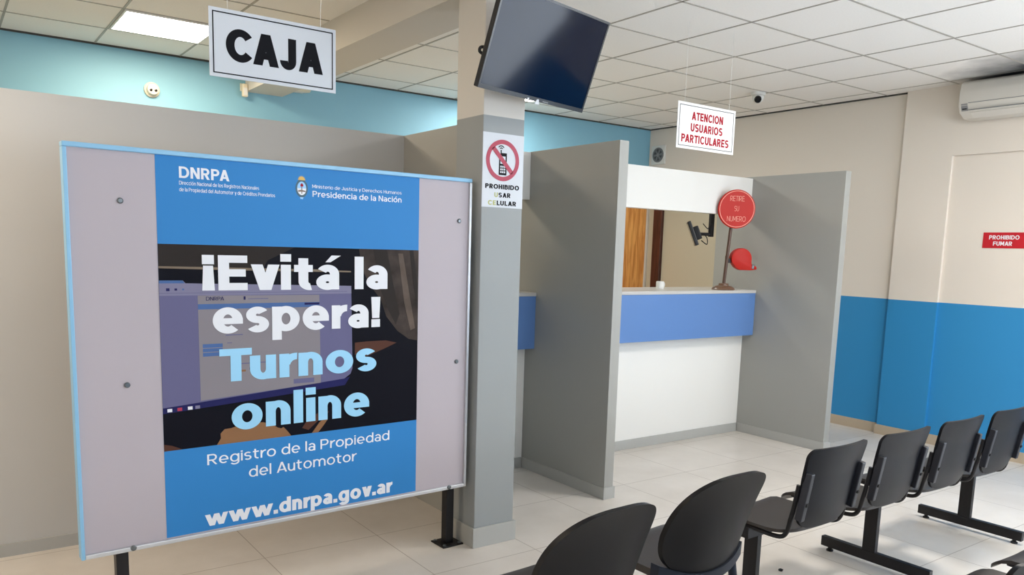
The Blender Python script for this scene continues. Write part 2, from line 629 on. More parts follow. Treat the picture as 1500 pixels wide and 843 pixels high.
b = B(); box(b, XL - 0.1, XW + 0.25, YF - 0.1, YB + 0.1, CEIL, CEIL + 0.1)
ceiling = struct('ceiling', b, 'ceiling_tile')
b = B()
gx0, gy0, p = 3.513, 2.661, 0.614
bw = 0.007
k = -1
for k in range(-1, 6):
    x = gx0 - 0.01 + p * k
    if 2.46 < x < XW:
        box(b, x - bw, x + bw, YF, YB, CEIL - 0.003, CEIL + 0.01)
for k in range(-9, 7):
    y = gy0 - 0.01 + p * k
    if YF < y < YB:
        box(b, 2.44, XW, y - bw, y + bw, CEIL - 0.003, CEIL + 0.01)
for k in range(-6, 2):
    x = 1.035 + 0.59 * k
    if x > XL:
        box(b, x - bw, x + bw, YF, YB, CEIL - 0.003, CEIL + 0.01)
for k in range(-14, 1):
    y = 6.2 + 0.605 * k
    if y > YF:
        box(b, XL, 2.125, y - bw, y + bw, CEIL - 0.003, CEIL + 0.01)
struct('ceiling_grid', b, 'ceiling_bar', ceiling)

b = B(); box(b, gx0 - 0.01 + 4 * p + bw, XW - 0.05, 1.45, 3.875, CEIL - 0.001, CEIL + 0.01)  # tiles darken unevenly towards the air conditioner
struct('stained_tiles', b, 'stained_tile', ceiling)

b = B(); box(b, XL - 0.1, XW + 0.25, YB, YB + 0.1, 0, CEIL + 0.05)
struct('wall_back', b, 'paint_office')
b = B()
box(b, XL, XW, YB - 0.012, YB, CEIL - 0.012, CEIL)
box(b, XW - 0.012, XW, 3.69, YB - 0.012, CEIL - 0.012, CEIL)
struct('trim_1', b, 'shadow_gap')  # wall angle strip with the gap's shadow put into its dark colour

# right wall: set-back rear stretch, pilaster, and a recess with its header
b = B(); box(b, XW, XW + 0.2, 3.68, YB, 0, CEIL + 0.05)
wr = struct('wall_right', b, 'paint_white_blue')
b = B()
box(b, XW - 0.05, XW + 0.2, 3.262, 3.68, 0, CEIL)
box(b, XW - 0.05, XW + 0.2, YF, 3.262, 2.385, CEIL)
box(b, XW - 0.05, XW + 0.2, YF, -1.5, 0, 2.385)
box(b, XW - 0.05, XW + 0.2, 0.4, 0.6, 0, 2.385)
box(b, XW - 0.05, XW + 0.2, -1.5, 0.4, 0, 0.5)
box(b, XW - 0.022, XW + 0.2, 0.6, 3.262, 0, 2.385)
struct('wall_pilaster', b, 'paint_white_blue')
b = B()
box(b, XW - 0.012, XW, 3.68, YB, 0, 0.085)
box(b, XW - 0.062, XW - 0.05, 3.262, 3.692, 0, 0.085)
box(b, XW - 0.034, XW - 0.022, 0.6, 3.262, 0, 0.085)
struct('baseboard_right', b, 'baseboard_beige')

b = B(); box(b, XL - 0.1, XL, YF, YB, 0, CEIL)
struct('wall_left', b, 'paint_white')
# unseen street front; its two windows are added for the light
b = B()
wins = [(-1.1, 1.5), (2.4, 6.2)]
box(b, XL, wins[0][0], YF - 0.1, YF, 0, CEIL)
box(b, wins[0][1], wins[1][0], YF - 0.1, YF, 0, CEIL)
box(b, wins[1][1], XW + 0.2, YF - 0.1, YF, 0, CEIL)
for a, c in wins:
    box(b, a, c, YF - 0.1, YF, 0, 0.45)
    box(b, a, c, YF - 0.1, YF, 2.6, CEIL)
struct('wall_front', b, 'paint_white_blue')
for i, (a, c) in enumerate(wins):
    b = B()
    box(b, a, a + 0.05, YF - 0.08, YF - 0.02, 0.45, 2.6)
    box(b, c - 0.05, c, YF - 0.08, YF - 0.02, 0.45, 2.6)
    box(b, a, c, YF - 0.08, YF - 0.02, 0.45, 0.5)
    box(b, a, c, YF - 0.08, YF - 0.02, 2.55, 2.6)
    m = (a + c) / 2
    box(b, m - 0.03, m + 0.03, YF - 0.08, YF - 0.02, 0.5, 2.55)
    w_ = struct('window_%d' % (i + 1), b, 'alu')
    b = B(); box(b, a + 0.05, c - 0.05, YF - 0.053, YF - 0.047, 0.5, 2.55)
    struct('window_pane', b, 'glass_pane', w_)
b = B()
box(b, XW, XW + 0.06, -1.5, -1.45, 0.5, 2.385)
box(b, XW, XW + 0.06, 0.35, 0.4, 0.5, 2.385)
box(b, XW, XW + 0.06, -1.45, 0.35, 0.5, 0.55)
box(b, XW, XW + 0.06, -1.45, 0.35, 2.335, 2.385)
w_ = struct('window_3', b, 'alu')  # unseen side window, added for light from the right
b = B(); box(b, XW + 0.027, XW + 0.033, -1.45, 0.35, 0.55, 2.335)
struct('window_pane', b, 'glass_pane', w_)

# plaster beam and pillar
b = B(); box(b, 2.13, 2.435, 3.26, YB, 2.745, CEIL + 0.02)
struct('trim_2', b, 'plaster')
PX0, PX1, PY0, PY1 = 2.172, 2.418, 3.262, 3.505
b = B(); box(b, PX0, PX1, PY0, PY1, 0, CEIL, bev=0.004)
pillar = struct('wall_pillar', b, 'paint_pillar')
b = B()
box(b, PX0 - 0.012, PX1 + 0.012, PY0 - 0.012, PY0 - 0.001, 0, 0.105, bev=0.002)
box(b, PX0 - 0.012, PX0 - 0.001, PY0 - 0.001, PY1, 0, 0.105, bev=0.002)
box(b, PX1 + 0.001, PX1 + 0.012, PY0 - 0.001, PY1, 0, 0.105, bev=0.002)
struct('baseboard_pillar', b, 'baseboard_grey', pillar)

# partitions and booth dividers
YC, ZD = 4.378, 2.19
b = B(); box(b, XL, 2.325, 4.346, 4.42, 0, ZD)
wp = struct('wall_partition', b, 'paint_light_grey')
b = B(); box(b, XL, 2.325, 4.334, 4.346, 0, 0.062)
struct('baseboard_partition', b, 'baseboard_grey', wp)
b = B(); box(b, 2.325, 2.40, PY1, 5.0, 0, ZD)
wq = struct('wall_return', b, 'paint_grey')


def divider(x0, x1, yf, yb, h, label):
    t = thing('booth_divider', label, 'divider', (x0, yf, 0))
    w = x1 - x0
    b = B(); box(b, 0, w, 0, yb - yf, 0, h, bev=0.002)
    obj('panel', b, 'paint_grey', t)
    b = B()
    box(b, -0.01, 0, -0.01, YC - 0.013 - yf, 0, 0.075, bev=0.0015)
    box(b, 0, w, -0.01, 0, 0, 0.075, bev=0.0015)
    box(b, w, w + 0.01, -0.01, YC - 0.013 - yf, 0, 0.075, bev=0.0015)
    obj('baseboard', b, 'baseboard_grey', t)
    return t


divider(3.308, 3.382, 3.515, 5.25, ZD, 'grey booth divider just right of the pillar, left end of the bright white counter')
divider(5.676, 5.747, 3.525, 4.74, ZD + 0.01, 'grey booth divider beside the blue and white wall, behind the red ticket stand')


def booth_front(x0, x1, lab_head, lab_counter):
    b = B(); box(b, x0, x1, YC, YC + 0.07, 1.872, ZD - 0.004, bev=0.0015)
    tag(obj('header_panel', b, 'laminate_white'), lab_head, 'panel', 'header panels over the counters')
    t = thing('service_counter', lab_counter, 'counter', (x0, YC, 0), group='service counters')
    w = x1 - x0
    b = B(); box(b, 0, w, -0.112, 0.42, 1.222, 1.248, bev=0.003)
    obj('worktop', b, 'worktop', t)
    b = B(); box(b, 0.001, w - 0.001, -0.108, -0.088, 0.862, 1.222, bev=0.002)
    obj('fascia', b, 'laminate_blue', t)
    b = B(); box(b, 0.001, w - 0.001, 0, 0.05, 0, 1.222)
    obj('front_panel', b, 'laminate_white', t)
    b = B(); box(b, 0.012, w - 0.012, -0.012, 0, 0, 0.075, bev=0.0015)
    obj('baseboard', b, 'baseboard_grey', t)


booth_front(3.3825, 5.6755, 'bright white header panel over the wide open counter window',
            'white counter with a wide blue fascia carrying the red ticket stand')
booth_front(2.4005, 3.3075, 'narrow strip of header panel in the shade between pillar and divider',
            'shaded counter with dark blue fascia peeking out between pillar and divider')

# office door behind the counter, and its dark neighbour
b = B(); box(b, 5.86, 6.735, YB - 0.045, YB - 0.002, 0.005, 2.06, bev=0.003)
door = struct('door_1', b, 'wood_orange')
b = B()
box(b, 6.738, 6.778, YB - 0.05, YB - 0.001, 0, 2.08)
box(b, 5.80, 5.857, YB - 0.05, YB - 0.001, 0, 2.08)
struct('door_frame', b, 'paint_white', door)
b = B(); lathe(b, [(0.008, 0), (0.008, -0.04), (0.024, -0.045), (0.026, -0.06), (0.012, -0.068)], (5.95, YB - 0.045, 1.02), 'Y')
struct('door_handle', b, 'alu', door, smooth=40)
b = B(); box(b, 6.735, 6.779, 6.42, 6.545, 0, 2.08, bev=0.004)
struct('trim_3', b, 'wood_dark')
b = B(); box(b, 6.773, 6.7795, 4.8, 6.415, 0, 2.1)
box(b, 6.773, 6.7795, 6.55, 6.65, 0, 2.1)
struct('trim_4', b, 'paint_office_beige')


# ------------------------------------------------------------------ ceiling lamps
def lamp(cx_, cy_, label, power, col, sx=0.56, sy=0.53):
    t = thing('ceiling_lamp', label, 'ceiling lamp', (cx_, cy_, CEIL), group='square LED ceiling lamps')
    b = B()
    for a in ((-sx / 2 - 0.012, -sx / 2, -sy / 2 - 0.012, sy / 2 + 0.012), (sx / 2, sx / 2 + 0.012, -sy / 2 - 0.012, sy / 2 + 0.012),
              (-sx / 2, sx / 2, -sy / 2 - 0.012, -sy / 2), (-sx / 2, sx / 2, sy / 2, sy / 2 + 0.012)):
        box(b, a[0], a[1], a[2], a[3], -0.011, -0.0005)
    obj('frame', b, 'lamp_frame', t)
    b = B(); box(b, -sx / 2, sx / 2, -sy / 2, sy / 2, -0.009, -0.0005)
    obj('diffuser', b, 'lamp_diffuser', t)
    l = area('lamp_light', (0, 0, -0.02), (0, 0, 0), sx, sy, power, col)
    l.parent = t


lamp(1.335, 5.88, 'bright white square lamp in the ceiling left of the CAJA sign', 32, WARM)
lamp(4.43, 6.0, 'square lamp hidden behind the pillar, lighting the blue wall', 26, NEUT)
lamp(-0.9, 3.45, 'square lamp over the floor left of the information board, outside the frame', 34, WARM)  # unseen lamp added to light the partition and the pillar's left side
lamp(4.7, 1.7, 'square lamp over the row of four black seats, outside the frame', 40, NEUT)  # unseen lamp added to brighten the right wall and counter

# ------------------------------------------------------------------ information board
def information_board():
    t = thing('information_board', 'large framed blue and white notice board on two black legs, left of the pillar', 'notice board',
              (0.3809, 3.2443, 0), (0, 0, math.atan2(0.039, 0.999)))
    Wd, Z0, Z1 = 1.765, 0.322, 1.868
    b = B(); box(b, 0.012, Wd - 0.012, 0.002, 0.03, Z0 + 0.01, Z1 - 0.008)
    obj('panel', b, 'board_white', t)
    for nm, a, m in (('frame_rail', (0, Wd, -0.010, 0.04, Z1 - 0.018, Z1), 'film_blue'), ('frame_rail', (0, 0.014, -0.010, 0.04, Z0, Z1 - 0.018), 'film_blue'),
                     ('frame_rail', (Wd - 0.014, Wd, -0.010, 0.04, Z0, Z1 - 0.018), 'alu'), ('frame_rail', (0.014, Wd - 0.014, -0.010, 0.04, Z0, Z0 + 0.018), 'alu')):
        b = B(); box(b, *a, bev=0.003)
        o = obj(nm, b, m, t)
        o['label'] = 'light blue frame rail' if m == 'film_blue' else 'bare aluminium frame rail'
    for x in (0.155, 1.715):
        b = B(); box(b, x - 0.023, x + 0.023, 0.058, 0.104, 0.008, 1.6, bev=0.003)
        leg = obj('leg', b, 'black_steel', t)
        b = B()
        box(b, x - 0.062, x + 0.062, 0.02, 0.142, 0, 0.008, bev=0.002)
        leg_p = obj('base_plate', b, 'black_steel', leg)
        for dx in (-0.046, 0.046):
            for y in (0.036, 0.126):
                b = B(); lathe(b, [(0.009, 0.008), (0.009, 0.013), (0.005, 0.016)], (x + dx, y, 0), n=10)
                obj('anchor_bolt', b, 'screw', leg, smooth=30)
        for z in (0.5, 1.0, 1.5):
            b = B(); box(b, x - 0.018, x + 0.018, 0.03, 0.058, z, z + 0.04)
            obj('bracket', b, 'black_steel', leg)
    for x, z in ((0.184, 1.671), (0.184, 0.98), (1.697, 1.663), (1.697, 0.973), (0.182, 0.335), (1.66, 0.335)):
        b = B(); lathe(b, [(0.011, 0.002), (0.011, -0.002), (0.007, -0.005), (0.003, -0.005)], (x, 0, z) if 0.4 < z else (x, -0.012, z), 'Y', n=16)
        obj('screw', b, 'screw', t, smooth=30)

    # poster
    x0, x1 = 0.3095, 1.470
    y = 0.002
    b = B(); box(b, x0, x1, y - 0.001, y, 0.345, 1.856)
    ps = obj('poster', b, 'poster_blue', t)
    ps['label'] = 'printed blue poster'
    M_ = ['print_dark', 'print_brown', 'print_tan', 'print_lilac', 'print_lilac_light', 'print_grey', 'print_line_blue', 'print_navy',
          'print_skin', 'print_skin_dark', 'print_hair', 'ink_white', 'ink_black', 'ink_crimson', 'print_hair_light']
    ix = {n: i for i, n in enumerate(M_)}
    b = B()
    lay = [y - 0.001]

    def poly(pts, m, k):
        prism(b, pts, y - 0.001 - 0.0004 * k, y - 0.001 - 0.0004 * (k - 1) + 0.0002, mi=ix[m])

    def rect(a, c, z0, z1, m, k):
        poly([(a, z0), (c, z0), (c, z1), (a, z1)], m, k)
    rect(x0, x1, 0.702, 1.517, 'print_dark', 1)
    poly([(x0, 1.432), (x0, 1.517), (0.86, 1.517), (0.74, 1.46), (0.72, 1.425)], 'print_brown', 2)
    poly([(x0, 1.424), (x0, 1.432), (0.95, 1.424), (1.12, 1.418), (1.12, 1.412), (0.6, 1.418)], 'print_tan', 3)
    hair = [(1.16, 1.517), (x1, 1.517), (x1, 1.09), (1.42, 1.10), (1.36, 1.14), (1.30, 1.21), (1.27, 1.29), (1.21, 1.36), (1.17, 1.44)]
    poly(hair, 'print_hair', 2)
    poly([(1.23, 1.517), (1.30, 1.517), (1.335, 1.36), (1.37, 1.22), (1.35, 1.17), (1.31, 1.24), (1.27, 1.33)], 'print_brown', 3)
    poly([(1.36, 1.50), (1.385, 1.50), (1.42, 1.32), (1.455, 1.15), (1.43, 1.14), (1.395, 1.27)], 'print_hair_light', 3)
    poly([(1.42, 1.517), (1.44, 1.517), (1.465, 1.36), (1.465, 1.26), (1.445, 1.34)], 'print_brown', 4)
    # monitor: screen, browser bars, page, task bar
    scr = [(x0, 0.868), (x0, 1.377), (0.398, 1.377), (0.408, 1.366), (1.121, 1.352), (1.128, 0.98), (1.118, 0.955), (1.088, 0.935)]
    poly(scr, 'print_lilac', 3)
    poly([(x0, 1.318), (x0, 1.377), (0.398, 1.377), (0.408, 1.366), (1.121, 1.352), (1.122, 1.318)], 'print_lilac_light', 4)
    poly([(x0, 1.366), (x0, 1.377), (0.397, 1.377), (0.405, 1.366)], 'print_line_blue', 5)
    rect(0.335, 0.348, 1.336, 1.347, 'print_navy', 5)
    rect(0.366, 0.376, 1.338, 1.346, 'print_navy', 5)
    rect(0.395, 0.402, 1.339, 1.345, 'print_line_blue', 5)
    rect(x0, 1.1, 1.3265, 1.3285, 'print_lilac', 5)
    poly([(0.455, 0.893), (0.453, 1.317), (0.968, 1.314), (0.974, 0.925)], 'print_grey', 4)
    rect(0.453, 0.968, 1.262, 1.283, 'print_line_blue', 5)
    rect(0.90, 0.968, 1.272, 1.281, 'print_navy', 6)
    rect(0.468, 0.547, 1.107, 1.122, 'print_line_blue', 5)
    rect(0.468, 0.547, 1.090, 1.104, 'print_line_blue', 5)
    rect(0.468, 0.547, 1.072, 1.087, 'print_line_blue', 5)
    rect(0.848, 0.942, 0.931, 0.951, 'print_lilac', 5)
    rect(0.56, 0.63, 1.153, 1.157, 'print_lilac', 5)
    rect(0.565, 0.585, 1.121, 1.124, 'print_lilac', 5)
    rect(0.60, 0.73, 1.032, 1.036, 'print_lilac', 5)
    rect(0.62, 0.64, 1.00, 1.008, 'print_skin', 5)
    rect(0.656, 0.664, 1.006, 1.016, 'print_navy', 5)
    rect(0.636, 0.644, 1.298, 1.312, 'print_navy', 5)
    rect(0.655, 0.74, 1.30, 1.303, 'print_lilac', 5)
    poly([(x0, 0.853), (x0, 0.876), (1.09, 0.935), (1.115, 0.942), (1.09, 0.905), (0.62, 0.873)], 'print_navy', 4)
    for xx, m in ((0.335, 'ink_white'), (0.373, 'ink_crimson'), (0.413, 'ink_white'), (0.442, 'print_lilac_light')):
        zz = 0.864 + (xx - 0.31) * 0.03
        rect(xx - 0.009, xx + 0.009, zz - 0.006, zz + 0.007, m, 5)
    # hands and arm
    poly([(0.515, 0.702), (0.532, 0.728), (0.531, 0.748), (0.548, 0.765), (0.575, 0.766), (0.61, 0.775), (0.66, 0.778), (0.71, 0.776), (0.745, 0.765), (0.775, 0.745),
          (0.79, 0.74), (0.80, 0.745), (0.815, 0.728), (0.835, 0.702)], 'print_skin', 3)
    poly([(0.885, 0.73), (0.91, 0.765), (0.96, 0.79), (0.998, 0.80), (1.012, 0.79), (1.0, 0.775), (0.96, 0.755), (0.915, 0.718)], 'print_skin_dark', 3)
    poly([(0.93, 0.702), (0.965, 0.745), (0.995, 0.77), (1.005, 0.755), (0.985, 0.73), (0.96, 0.702)], 'print_skin', 4)
    poly([(x0, 0.702), (x0, 0.73), (0.34, 0.722), (0.38, 0.702)], 'print_skin_dark', 3)
    poly([(1.14, 1.095), (1.2, 1.098), (1.30, 1.098), (1.355, 1.085), (1.29, 1.06), (1.2, 1.03), (1.14, 1.04)], 'print_skin_dark', 3)
    ph = obj('printed_photo', b, M_, ps)
    yt = y - 0.001 - 0.0028
    yb_ = y - 0.001
    text('lettering', 'DNRPA', 'ink_white', ps, 0.3955, 0.588, 1.770, 1.813, yb_, bold=0.21)
    text('lettering', 'Dirección Nacional de los Registros Nacionales', 'ink_white', ps, 0.395, 0.708, 1.7445, 1.7595, yb_, bold=0.14)
    text('lettering', 'de la Propiedad del Automotor y de Créditos Prendarios', 'ink_white', ps, 0.395, 0.775, 1.7195, 1.7345, yb_, bold=0.14)
    text('lettering', 'Ministerio de Justicia y Derechos Humanos', 'ink_white', ps, 0.939, 1.375, 1.7685, 1.7835, yb_, bold=0.13)
    text('lettering', 'Presidencia de la Nación', 'ink_white', ps, 0.940, 1.375, 1.7320, 1.758, yb_, bold=0.16)
    text('headline_lettering', '¡Evitá la', 'ink_white', ps, 0.471, 1.303, 1.337, 1.487, yt, bold=0.245, spacing=-0.03)
    text('headline_lettering', 'espera!', 'ink_white', ps, 0.509, 1.267, 1.163, 1.301, yt, bold=0.245, spacing=-0.03)
    text('headline_lettering', 'Turnos', 'ink_light_blue', ps, 0.532, 1.248, 0.9625, 1.098, yt, bold=0.245, spacing=-0.03)
    text('headline_lettering', 'online', 'ink_light_blue', ps, 0.577, 1.212, 0.756, 0.908, yt, bold=0.245, spacing=-0.03)
    text('lettering', 'DNRPA', 'print_navy', ps, 0.485, 0.556, 1.297, 1.312, yt + 0.0006, bold=0.13)
    text('lettering', 'Registro de la Propiedad', 'ink_white', ps, 0.475, 1.321, 0.622, 0.668, yb_, bold=0.135)
    text('lettering', 'del Automotor', 'ink_white', ps, 0.646, 1.150, 0.5445, 0.592, yb_, bold=0.135)
    text('lettering', 'www.dnrpa.gov.ar', 'ink_white', ps, 0.460, 1.340, 0.3625, 0.430, yb_, bold=0.25, spacing=-0.03)
    # coat of arms
    E_ = ['laurel', 'emblem_blue', 'ink_white', 'gold', 'ink_red', 'base_wood']
    b = B()
    cx, cz = 0.8915, 1.7635
    prism(b, circle(cx, cz, 1, 36, 0.0275, 0.0375), yb_ - 0.0004, yb_, mi=0)
    up = [(cx + 0.020 * math.cos(PI * i / 16), cz + 0.028 * math.sin(PI * i / 16)) for i in range(17)]
    dn = [(cx + 0.020 * math.cos(PI + PI * i / 16), cz + 0.028 * math.sin(PI + PI * i / 16)) for i in range(17)]
    prism(b, up, yb_ - 0.0008, yb_ - 0.0003, mi=1)
    prism(b, dn, yb_ - 0.0008, yb_ - 0.0003, mi=2)
    sun = []
    for i in range(25):
        a = PI * i / 24
        r = 0.0185 if i % 2 else 0.013
        sun.append((cx + r * math.cos(a), cz + 0.034 + r * math.sin(a)))
    prism(b, sun, yb_ - 0.0008, yb_, mi=3)
    box(b, cx - 0.0018, cx + 0.0018, yb_ - 0.0012, yb_ - 0.0007, cz - 0.022, cz + 0.010, mi=5)
    prism(b, [(cx - 0.006, cz + 0.008), (cx + 0.007, cz + 0.008), (cx + 0.006, cz + 0.016), (cx + 0.001, cz + 0.022), (cx - 0.005, cz + 0.018)], yb_ - 0.0014, yb_ - 0.0008, mi=4)
    prism(b, [(cx - 0.017, cz - 0.010), (cx - 0.003, cz - 0.006), (cx + 0.004, cz - 0.007), (cx + 0.017, cz - 0.010), (cx + 0.016, cz - 0.0145), (cx + 0.002, cz - 0.013), (cx - 0.016, cz - 0.0145)], yb_ - 0.0013, yb_ - 0.0008, mi=5)
    prism(b, [(cx - 0.008, cz - 0.0365), (cx + 0.008, cz - 0.0365), (cx + 0.004, cz - 0.046), (cx, cz - 0.042), (cx - 0.004, cz - 0.046)], yb_ - 0.0006, yb_, mi=1)
    obj('coat_of_arms', b, E_, ps)


information_board()


# ------------------------------------------------------------------ hanging and wall signs
def frame_lines(b, x0, x1, z0, z1, w, ya, yb):
    box(b, x0, x1, ya, yb, z1 - w, z1)
    box(b, x0, x1, ya, yb, z0, z0 + w)
    box(b, x0, x0 + w, ya, yb, z0 + w, z1 - w)
    box(b, x1 - w, x1, ya, yb, z0 + w, z1 - w)


# CAJA
t = thing('hanging_sign', 'white sign lettered CAJA hung from the ceiling above the notice board', 'sign', (0.938, 3.4, 2.193), (0, 0, 0.0))
b = B(); box(b, 0, 0.54, 0, 0.004, 0, 0.268, bev=0.001)
obj('sign_panel', b, 'sign_white', t)
b = B(); frame_lines(b, 0.014, 0.526, 0.014, 0.254, 0.0045, -0.0008, 0)
obj('border', b, 'ink_black', t)
text('lettering', 'CAJA', 'ink_black', t, 0.066, 0.480, 0.070, 0.198, 0, bold=0.275, spacing=-0.02)
for x in (0.075, 0.47):
    b = B(); tube(b, [(x, 0.002, 0.262), (x + 0.004, 0.002, 0.45), (x, 0.002, CEIL - 2.193)], 0.0011, n=6)
    obj('hanging_thread', b, 'device_white', t)

# ATENCION USUARIOS PARTICULARES
t = thing('hanging_sign', 'white sign with red words ATENCION USUARIOS PARTICULARES hung over the open counter', 'sign', (3.766, 3.5, 2.19))
b = B(); box(b, 0, 0.545, 0, 0.004, 0, 0.28, bev=0.001)
obj('sign_panel', b, 'sign_white_red', t)
b = B(); frame_lines(b, 0.016, 0.529, 0.016, 0.264, 0.004, -0.0008, 0)
obj('border', b, 'bracket_grey', t)
text('lettering', 'ATENCION', 'ink_red', t, 0.128, 0.425, 0.179, 0.229, 0, bold=0.24)
text('lettering', 'USUARIOS', 'ink_red', t, 0.122, 0.425, 0.109, 0.159, 0, bold=0.24)
text('lettering', 'PARTICULARES', 'ink_red', t, 0.042, 0.492, 0.039, 0.089, 0, bold=0.24)
for x in (0.06, 0.48):
    b = B(); tube(b, [(x, 0.002, 0.272), (x, 0.002, CEIL - 2.19)], 0.001, n=6)
    obj('hanging_thread', b, 'device_white', t)

# no mobile phones
t = thing('no_phone_sign', 'white sign with a crossed out mobile phone stuck on the pillar', 'sign', (2.171, PY0, 1.736))
Wn, Hn = 0.245, 0.356
b = B(); box(b, 0, Wn, -0.003, -0.0002, 0, Hn, bev=0.0008)
obj('sign_panel', b, 'sign_white', t)
cx, cz, y = 0.118, 0.228, -0.003
b = B()
box(b, cx - 0.022, cx + 0.024, y - 0.0006, y, cz - 0.070, cz + 0.026, bev=0.0002)
box(b, cx - 0.014, cx - 0.007, y - 0.0006, y, cz + 0.026, cz + 0.05)
prism(b, [(cx - 0.014, cz + 0.026), (cx + 0.024, cz + 0.026), (cx + 0.024, cz + 0.036), (cx - 0.006, cz + 0.036)], y - 0.0006, y)
for r in (0.012, 0.022):
    pts = [(cx - 0.010 + r * math.cos(a), cz + 0.050 + r * math.sin(a)) for a in [PI * (0.2 + 0.6 * i / 10) for i in range(11)]]
    pts += [(cx - 0.010 + (r - 0.005) * math.cos(a), cz + 0.050 + (r - 0.005) * math.sin(a)) for a in [PI * (0.8 - 0.6 * i / 10) for i in range(11)]]
    prism(b, pts, y - 0.0006, y)
obj('phone_symbol', b, 'ink_black', t)
b = B()
box(b, cx - 0.014, cx + 0.016, y - 0.0009, y - 0.0005, cz - 0.016, cz + 0.020)
for i in range(3):
    for j in range(3):
        box(b, cx - 0.014 + i * 0.011, cx - 0.006 + i * 0.011, y - 0.0009, y - 0.0005, cz - 0.060 + j * 0.013, cz - 0.051 + j * 0.013)
obj('phone_keys', b, 'sign_white', t)
b = B()
ring(b, cx, cz, 0.078, 0.099, y - 0.0014, y, n=56)
a = 0.011
dx, dz = math.cos(math.radians(-45)), math.sin(math.radians(-45))
L_ = 0.082
prism(b, [(cx - dx * L_ - dz * a, cz - dz * L_ + dx * a), (cx - dx * L_ + dz * a, cz - dz * L_ - dx * a),
          (cx + dx * L_ + dz * a, cz + dz * L_ - dx * a), (cx + dx * L_ - dz * a, cz + dz * L_ + dx * a)], y - 0.0014, y)
obj('prohibition_ring', b, 'ink_crimson', t)
text('lettering', 'PROHIBIDO', 'ink_black', t, 0.018, 0.222, 0.090, 0.113, y, bold=0.26, spacing=0.0)
text('lettering', 'USAR', ['ink_black', 'ink_olive'], t, 0.073, 0.170, 0.050, 0.073, y, bold=0.24, spacing=0.04, mi_split=0.094)
text('lettering', 'CELULAR', ['ink_black', 'ink_olive'], t, 0.036, 0.206, 0.011, 0.034, y, bold=0.25, spacing=0.04, mi_split=0.085)

# no smoking (on the recessed right wall, facing the room)
t = thing('no_smoking_sign', 'small red sign reading PROHIBIDO FUMAR on the right wall', 'sign', (XW - 0.022, 2.97, 1.65), (0, 0, -PI / 2))
b = B(); box(b, 0, 0.42, -0.004, -0.0002, 0, 0.122, bev=0.001)
obj('sign_panel', b, 'sign_red', t)
text('lettering', 'PROHIBIDO', 'ink_white', t, 0.045, 0.262, 0.068, 0.100, -0.004, bold=0.22)
text('lettering', 'FUMAR', 'ink_white', t, 0.078, 0.215, 0.020, 0.052, -0.004, bold=0.22)

# ------------------------------------------------------------------ television on its bracket
t = thing('television', 'black flat television tilted down on a bracket at the top of the pillar', 'television', (2.31, 2.958, 2.42))
t.rotation_euler = (Matrix.Rotation(math.radians(11.1), 3, 'Z') @ Matrix.Rotation(math.radians(20.0), 3, 'X') @ Matrix.Rotation(math.radians(0.5), 3, 'Y')).to_euler()
tw, th = 0.365, 0.215
b = B()
box(b, -tw, tw, 0.004, 0.030, -th, th, bev=0.003)
box(b, -tw + 0.03, tw - 0.05, 0.030, 0.062, -th + 0.03, th - 0.10, bev=0.012)
obj('back_housing', b, 'tv_black', t)
b = B()
frame_lines(b, -tw, tw, -th, th, 0.010, 0, 0.006)
box(b, -tw + 0.01, tw - 0.01, 0.0, 0.006, -th + 0.010, -th + 0.018)
obj('bezel', b, 'tv_black', t)
b = B(); box(b, -tw + 0.01, tw - 0.01, 0.002, 0.006, -th + 0.018, th - 0.010)
obj('screen', b, 'tv_screen', t)
b = B(); prism(b, [(0.010, -th - 0.012), (0.042, -th - 0.010), (0.030, -th + 0.012), (0.018, -th + 0.010)], -0.0012, 0.0)
o = obj('sticker', b, 'sign_white', t); o['label'] = 'small torn white sticker'
b = B(); box(b, -0.045, -0.035, -0.001, 0, -th + 0.003, -th + 0.008)
obj('indicator_light', b, 'led', t)
b = B(); box(b, 0.06, 0.10, -0.0006, 0, -th + 0.004, -th + 0.009)
obj('logo_strip', b, 'mid_grey', t)
b = B()
inv = t.rotation_euler.to_matrix().inverted()
q = lambda x, y, z: inv @ (Vector((x, y, z)) - Vector((2.31, 2.958, 2.42)))
box(b, -0.10, 0.10, 0.062, 0.072, -0.06, 0.06, bev=0.002)
tube(b, [(0, 0.07, 0.0), q(2.295, 3.12, 2.50), q(2.295, 3.255, 2.50)], 0.018, n=10)
rt = inv.to_4x4()
rt.translation = q(0, 0, 0)
box(b, 2.235, 2.355, 3.247, 3.2615, 2.40, 2.60, bev=0.002, rot=rt)
obj('wall_bracket', b, 'black_steel', t)
b = B()
tube(b, smooth_path([(-tw + 0.03, 0.038, -0.05), (-tw + 0.004, 0.048, -0.058), (-tw + 0.004, 0.048, -0.075), (-tw + 0.03, 0.038, -0.085)]), 0.007, n=8)
obj('cable', b, 'rubber', t, smooth=50)

# ------------------------------------------------------------------ ticket stand on the counter
t = thing('ticket_stand', 'red round take-a-number stand with ticket dispenser on the counter', 'ticket dispenser', (5.360, 4.362, 1.248), (0, 0, math.radians(-30)))
b = B(); lathe(b, [(0.093, 0), (0.095, 0.006), (0.088, 0.018), (0.066, 0.032), (0.042, 0.036), (0.040, 0.052), (0.020, 0.056)], n=40)
obj('base', b, 'base_wood', t, smooth=35)
b = B(); tube(b, [(0, 0, 0.03), (0.008, -0.025, 0.3), (0.018, -0.050, 0.60)], 0.0135, n=16)
obj('pole', b, 'pole_brown', t, smooth=40)
b = B(); lathe(b, [(0.152, 0.0), (0.157, -0.004), (0.157, -0.018), (0.152, -0.022), (0.14, -0.022)], (0.040, -0.064, 0.665), 'Y', n=56)
disc = obj('disc_sign', b, 'red_plastic', t, smooth=35)
b = B(); ring(b, 0.040, 0.665, 0.143, 0.148, -0.0875, -0.086, n=56)
